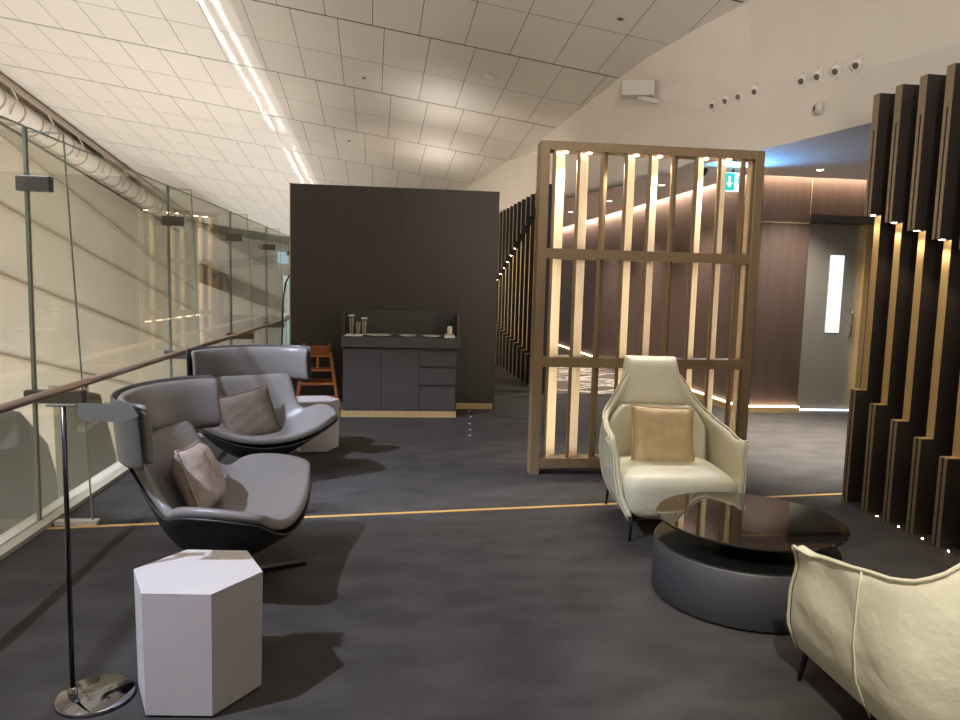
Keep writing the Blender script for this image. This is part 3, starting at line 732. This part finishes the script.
# ================================================================== CREAM ARMCHAIRS
def armchair(loc, rz, label):
    t = thing('armchair', loc, rz, label, 'armchair', 'cream leather high back armchairs')
    Wt = [(.13, .325), (.25, .385), (.40, .415), (.60, .405), (.70, .39), (.80, .34), (.95, .28), (1.07, .25)]
    Dt = [(.13, .33), (.3, .40), (.6, .44), (.84, .455), (1.07, .49)]
    Ft = [(.13, -.39), (.3, -.36), (.45, -.32), (.6, -.26), (.8, -.2)]
    def topz(s):   # s 0..1 from arm tip to centre of the back
        return interp(s, [(0, .615), (.10, .60), (.3, .63), (.5, .655), (.62, .70), (.70, .76), (.78, .90), (.86, .98), (1, .98)])
    def pt(s, tt):
        sg = -1 if s < 0 else 1; q = 1 - abs(s)      # q 0 at tip, 1 at back centre
        z0 = .13; z = z0 + (topz(q) - z0) * tt
        Wz = interp(z, Wt); Dz = interp(z, Dt); Fz = interp(z, Ft)
        yc = .10
        if q < .5:
            k = q / .5; x = Wz; y = Fz + (yc - Fz) * k
        else:
            a = (q - .5) / .5 * PI / 2; p = .62
            x = Wz * abs(math.cos(a)) ** p; y = yc + (Dz - yc) * math.sin(a) ** p
        # outward fold of the arm tips
        fl = max(0, 1 - q / .16) * max(0, (tt - .8) / .2); x += .035 * fl; z -= .005 * fl
        lip = max(0, 1 - max(0, q - .3) / .3) * max(0, (tt - .88) / .12); x += .018 * lip
        wr = .004 * math.sin(14 * q + 9 * tt) * (tt > .4)
        return Vector((sg * (x + wr), y, z))
    rows = [[pt(-1 + 2 * j / 56 if j != 28 else 0.0, i / 12) for j in range(57)] for i in range(13)]
    obj('shell', grid(rows), M['leather_w'], t, True, sub=1, solid=.04, off=-1)
    obj('top_piping', tube(bmesh.new(), [p + Vector((0, 0, .002)) for p in rows[-1]], .007, 8), M['seam_w'], t, True)
    for sg in (0, 1):
        j = 0 if sg == 0 else -1
        obj('arm_piping', tube(bmesh.new(), [r[j] for r in rows], .006, 8), M['seam_w'], t, True)
    # side seams
    for j in (13, 43):
        obj('side_seam', tube(bmesh.new(), [r[j] * 1.0 + Vector(((-1 if j < 28 else 1) * .003, 0, 0)) for r in rows], .0035, 6), M['seam_w'], t, True)
    def seatmod(p):
        k = max(0, (.30 - p.z) / .2); p = p.copy(); p.x *= 1 - .14 * k; p.y = p.y + (.03 * k if p.y < 0 else 0)
        return p
    obj('seat_cushion', blob(0, -.08, .265, .372, .345, .160, .45, .35, 36, 20, seatmod), M['leather_w'], t, True, sub=1)
    rows = []
    for i in range(13):
        z = .34 + (.745 - .34) * i / 12; hw = interp(z, [(.36, .34), (.6, .35), (.68, .30), (.75, .235)]); y0 = interp(z, [(.36, .25), (.6, .31), (.86, .385)])
        rows.append([(hw * u, y0 - .06 * abs(u) ** 3 * (1 if z < .75 else .3) - .012 * math.cos(u * 2) + .004 * math.sin(20 * u + 12 * z), z) for u in [-1 + j / 9 for j in range(19)]])
    obj('back_cushion', grid(rows), M['leather_w'], t, True, sub=1, solid=.06, off=0)
    rows = []
    for i in range(13):
        q = i / 12; z = .715 + .355 * q; hw = .246 - .062 * q; yb = .385 + .115 * q
        pf = .05 * (1 - (2 * q - 1) ** 6) + .012
        rows.append([(hw * u, yb - pf * (1 - abs(u) ** 6) ** .5 + .003 * math.sin(17 * u + 8 * q), z) for u in [-1 + j / 10 for j in range(21)]])
    hb = [[(p[0], .435 + .11 * (i / 12) + .03, p[2]) for p in rows[i]] for i in range(13)]
    bm = bmesh.new(); F = [[bm.verts.new(p) for p in r] for r in rows]; G = [[bm.verts.new(p) for p in r] for r in hb]
    for i in range(12):
        for j in range(20):
            bm.faces.new((F[i][j], F[i][j + 1], F[i + 1][j + 1], F[i + 1][j])); bm.faces.new((G[i][j], G[i + 1][j], G[i + 1][j + 1], G[i][j + 1]))
    for i in range(12):
        bm.faces.new((F[i][0], F[i + 1][0], G[i + 1][0], G[i][0])); bm.faces.new((F[i][-1], G[i][-1], G[i + 1][-1], F[i + 1][-1]))
    for j in range(20):
        bm.faces.new((F[0][j], G[0][j], G[0][j + 1], F[0][j + 1])); bm.faces.new((F[-1][j], F[-1][j + 1], G[-1][j + 1], G[-1][j]))
    obj('headrest', bm, M['leather_w'], t, True, sub=1)
    fr = bmesh.new(); tube(fr, [(-.27, -.34, .125), (.27, -.34, .125), (.27, .30, .125), (-.27, .30, .125), (-.27, -.34, .125)], .012, 8)
    obj('base_frame', fr, M['legdark'], t)
    for sx in (-1, 1):
        for sy, yy in ((-1, -.36), (1, .34)):
            obj('leg', tube(bmesh.new(), [(sx * .30, yy * 1.0, .17), (sx * .31, yy * 1.08, 0)], [.013, .008], 10), M['legdark'], t, True)
    return t
a1 = armchair((1.765, 4.55, 0), R(-5), 'cream leather high back armchair in front of the bronze screen')
a2 = dup(a1, (1.925, 2.21, 0), R(180), 'cream leather armchair seen from its side, cut by the right picture edge')
cushion((1.755, 4.60, .565), (R(-20), R(2), R(-5)), .44, M['pil_gold'], 'beige gold velvet cushion on the cream armchair by the screen', .14)

# ================================================================== TABLES
t = thing('coffee_table', (1.765, 3.41, 0), 0, 'low round black coffee table with glossy disc above a drum', 'coffee table')
obj('drum', lathe(bmesh.new(), [(0, .012), (.445, .012), (.452, .018), (.452, .272), (.447, .278)], 96), M['drum'], t, True)
obj('drum_top', lathe(bmesh.new(), [(0, .284), (.440, .284), (.447, .280), (.447, .2785), (0, .2785)], 96), M['drumtop'], t)
obj('pedestal', lathe(bmesh.new(), [(0, .285), (.16, .285), (.16, .378), (0, .378)], 48, .06, .05), M['drumtop'], t)
obj('disc_top', lathe(bmesh.new(), [(0, .378), (.460, .378), (.466, .383), (.466, .389), (.460, .393), (0, .393)], 128, .035, .04), M['tglass'], t)
obj('foot', lathe(bmesh.new(), [(0, 0), (.43, 0), (.43, .012), (0, .012)], 64), M['darkslot'], t)
def hexa(loc, r, rot, label):
    t = thing('hexagonal_table', loc, rot, label, 'side table', 'hexagonal silver grey side tables')
    P = [(r * math.cos(R(60 * k)), r * math.sin(R(60 * k))) for k in range(6)]
    Pb = [(x * .97, y * .97) for x, y in P]
    obj('side', prism(Pb, .01, .455, P), M['hex'], t); obj('top', prism(P, .455, .46), M['hex'], t, bevel=.001)
    obj('plinth', prism([(x * .9, y * .9) for x, y in P], 0, .01), M['darkslot'], t)
    return t
h1 = hexa((-.742, 2.70, 0), .240, R(-5), 'hexagonal silver grey side table in front of the near lounge chair')
h2 = dup(h1, (-.80, 6.72, 0), R(8), 'far hexagonal side table beside the rear lounge chair, before the high chair')

# floor lamp
t = thing('floor_lamp', (-1.10, 2.65, 0), 0, 'thin dark reading floor lamp with chrome disc base at the left front', 'floor lamp')
obj('base', lathe(bmesh.new(), [(0, .018), (.128, .018), (.134, .012), (.134, .002), (0, .0)], 64), M['chrome'], t, True)
obj('pole', tube(bmesh.new(), [(-.07, -.02, .018), (-.07, -.02, 1.09)], .0085, 12), M['pole'], t, True)
obj('pole_collar', lathe(bmesh.new(), [(.016, .018), (.016, .05), (.009, .055)], 16, -.07, -.02), M['chrome'], t, True)
obj('arm_plate', B(-.125, -.03, -.03, .0, 1.09, 1.096), M['lampgrey'], t, bevel=.002)
P = [(-.015, 1.104), (.165, 1.096), (.19, 1.062), (.14, 1.040), (.0, 1.046), (-.012, 1.06)]
bm = bmesh.new(); a = [bm.verts.new((x, -.035 - (1.096 - z) * .25, z)) for x, z in P]; bm.faces.new(a)
hd = obj('lamp_head', bm, M['lampgrey'], t, solid=.006)
bm = bmesh.new(); a = [bm.verts.new(p) for p in ((-.015, -.035, 1.104), (.165, -.035, 1.096), (.19, .05, 1.062), (-.005, .05, 1.075))]; bm.faces.new(a)
obj('lamp_hood', bm, M['lampgrey'], t, solid=.004)
t = thing('gooseneck_lamp', (-1.80, 11.4, 0), 0, 'thin dark gooseneck lamp far off, just left of the dark box', 'floor lamp')
obj('base', lathe(bmesh.new(), [(0, .02), (.12, .02), (.12, 0), (0, 0)], 32), M['pole'], t)
obj('stem', tube(bmesh.new(), [(-.05, 0, .02), (-.02, 0, 1.2), (.02, 0, 1.5), (.08, 0, 1.62), (.16, 0, 1.62)], .012, 8), M['pole'], t, True)
obj('shade', tube(bmesh.new(), [(.14, 0, 1.63), (.24, 0, 1.56)], [.02, .05], 12), M['lampgrey'], t, True)

for k, (x, y) in enumerate(((.85, 8.75), (.83, 8.35), (.78, 7.95), (.75, 7.6), (.72, 7.3))):  # pale discs stand in for small light reflections on the floor
    setp(obj('glint_dot', lathe(bmesh.new(), [(0, .004), (.012, .004), (.016, .0)], 12, x, y), M['china']), 'tiny pale dot painted as a light reflection before the dark box, %s of the five' % ['farthest', 'second farthest', 'middle', 'second nearest', 'nearest'][k], 'painted glint', 'line of painted glint dots by the box')
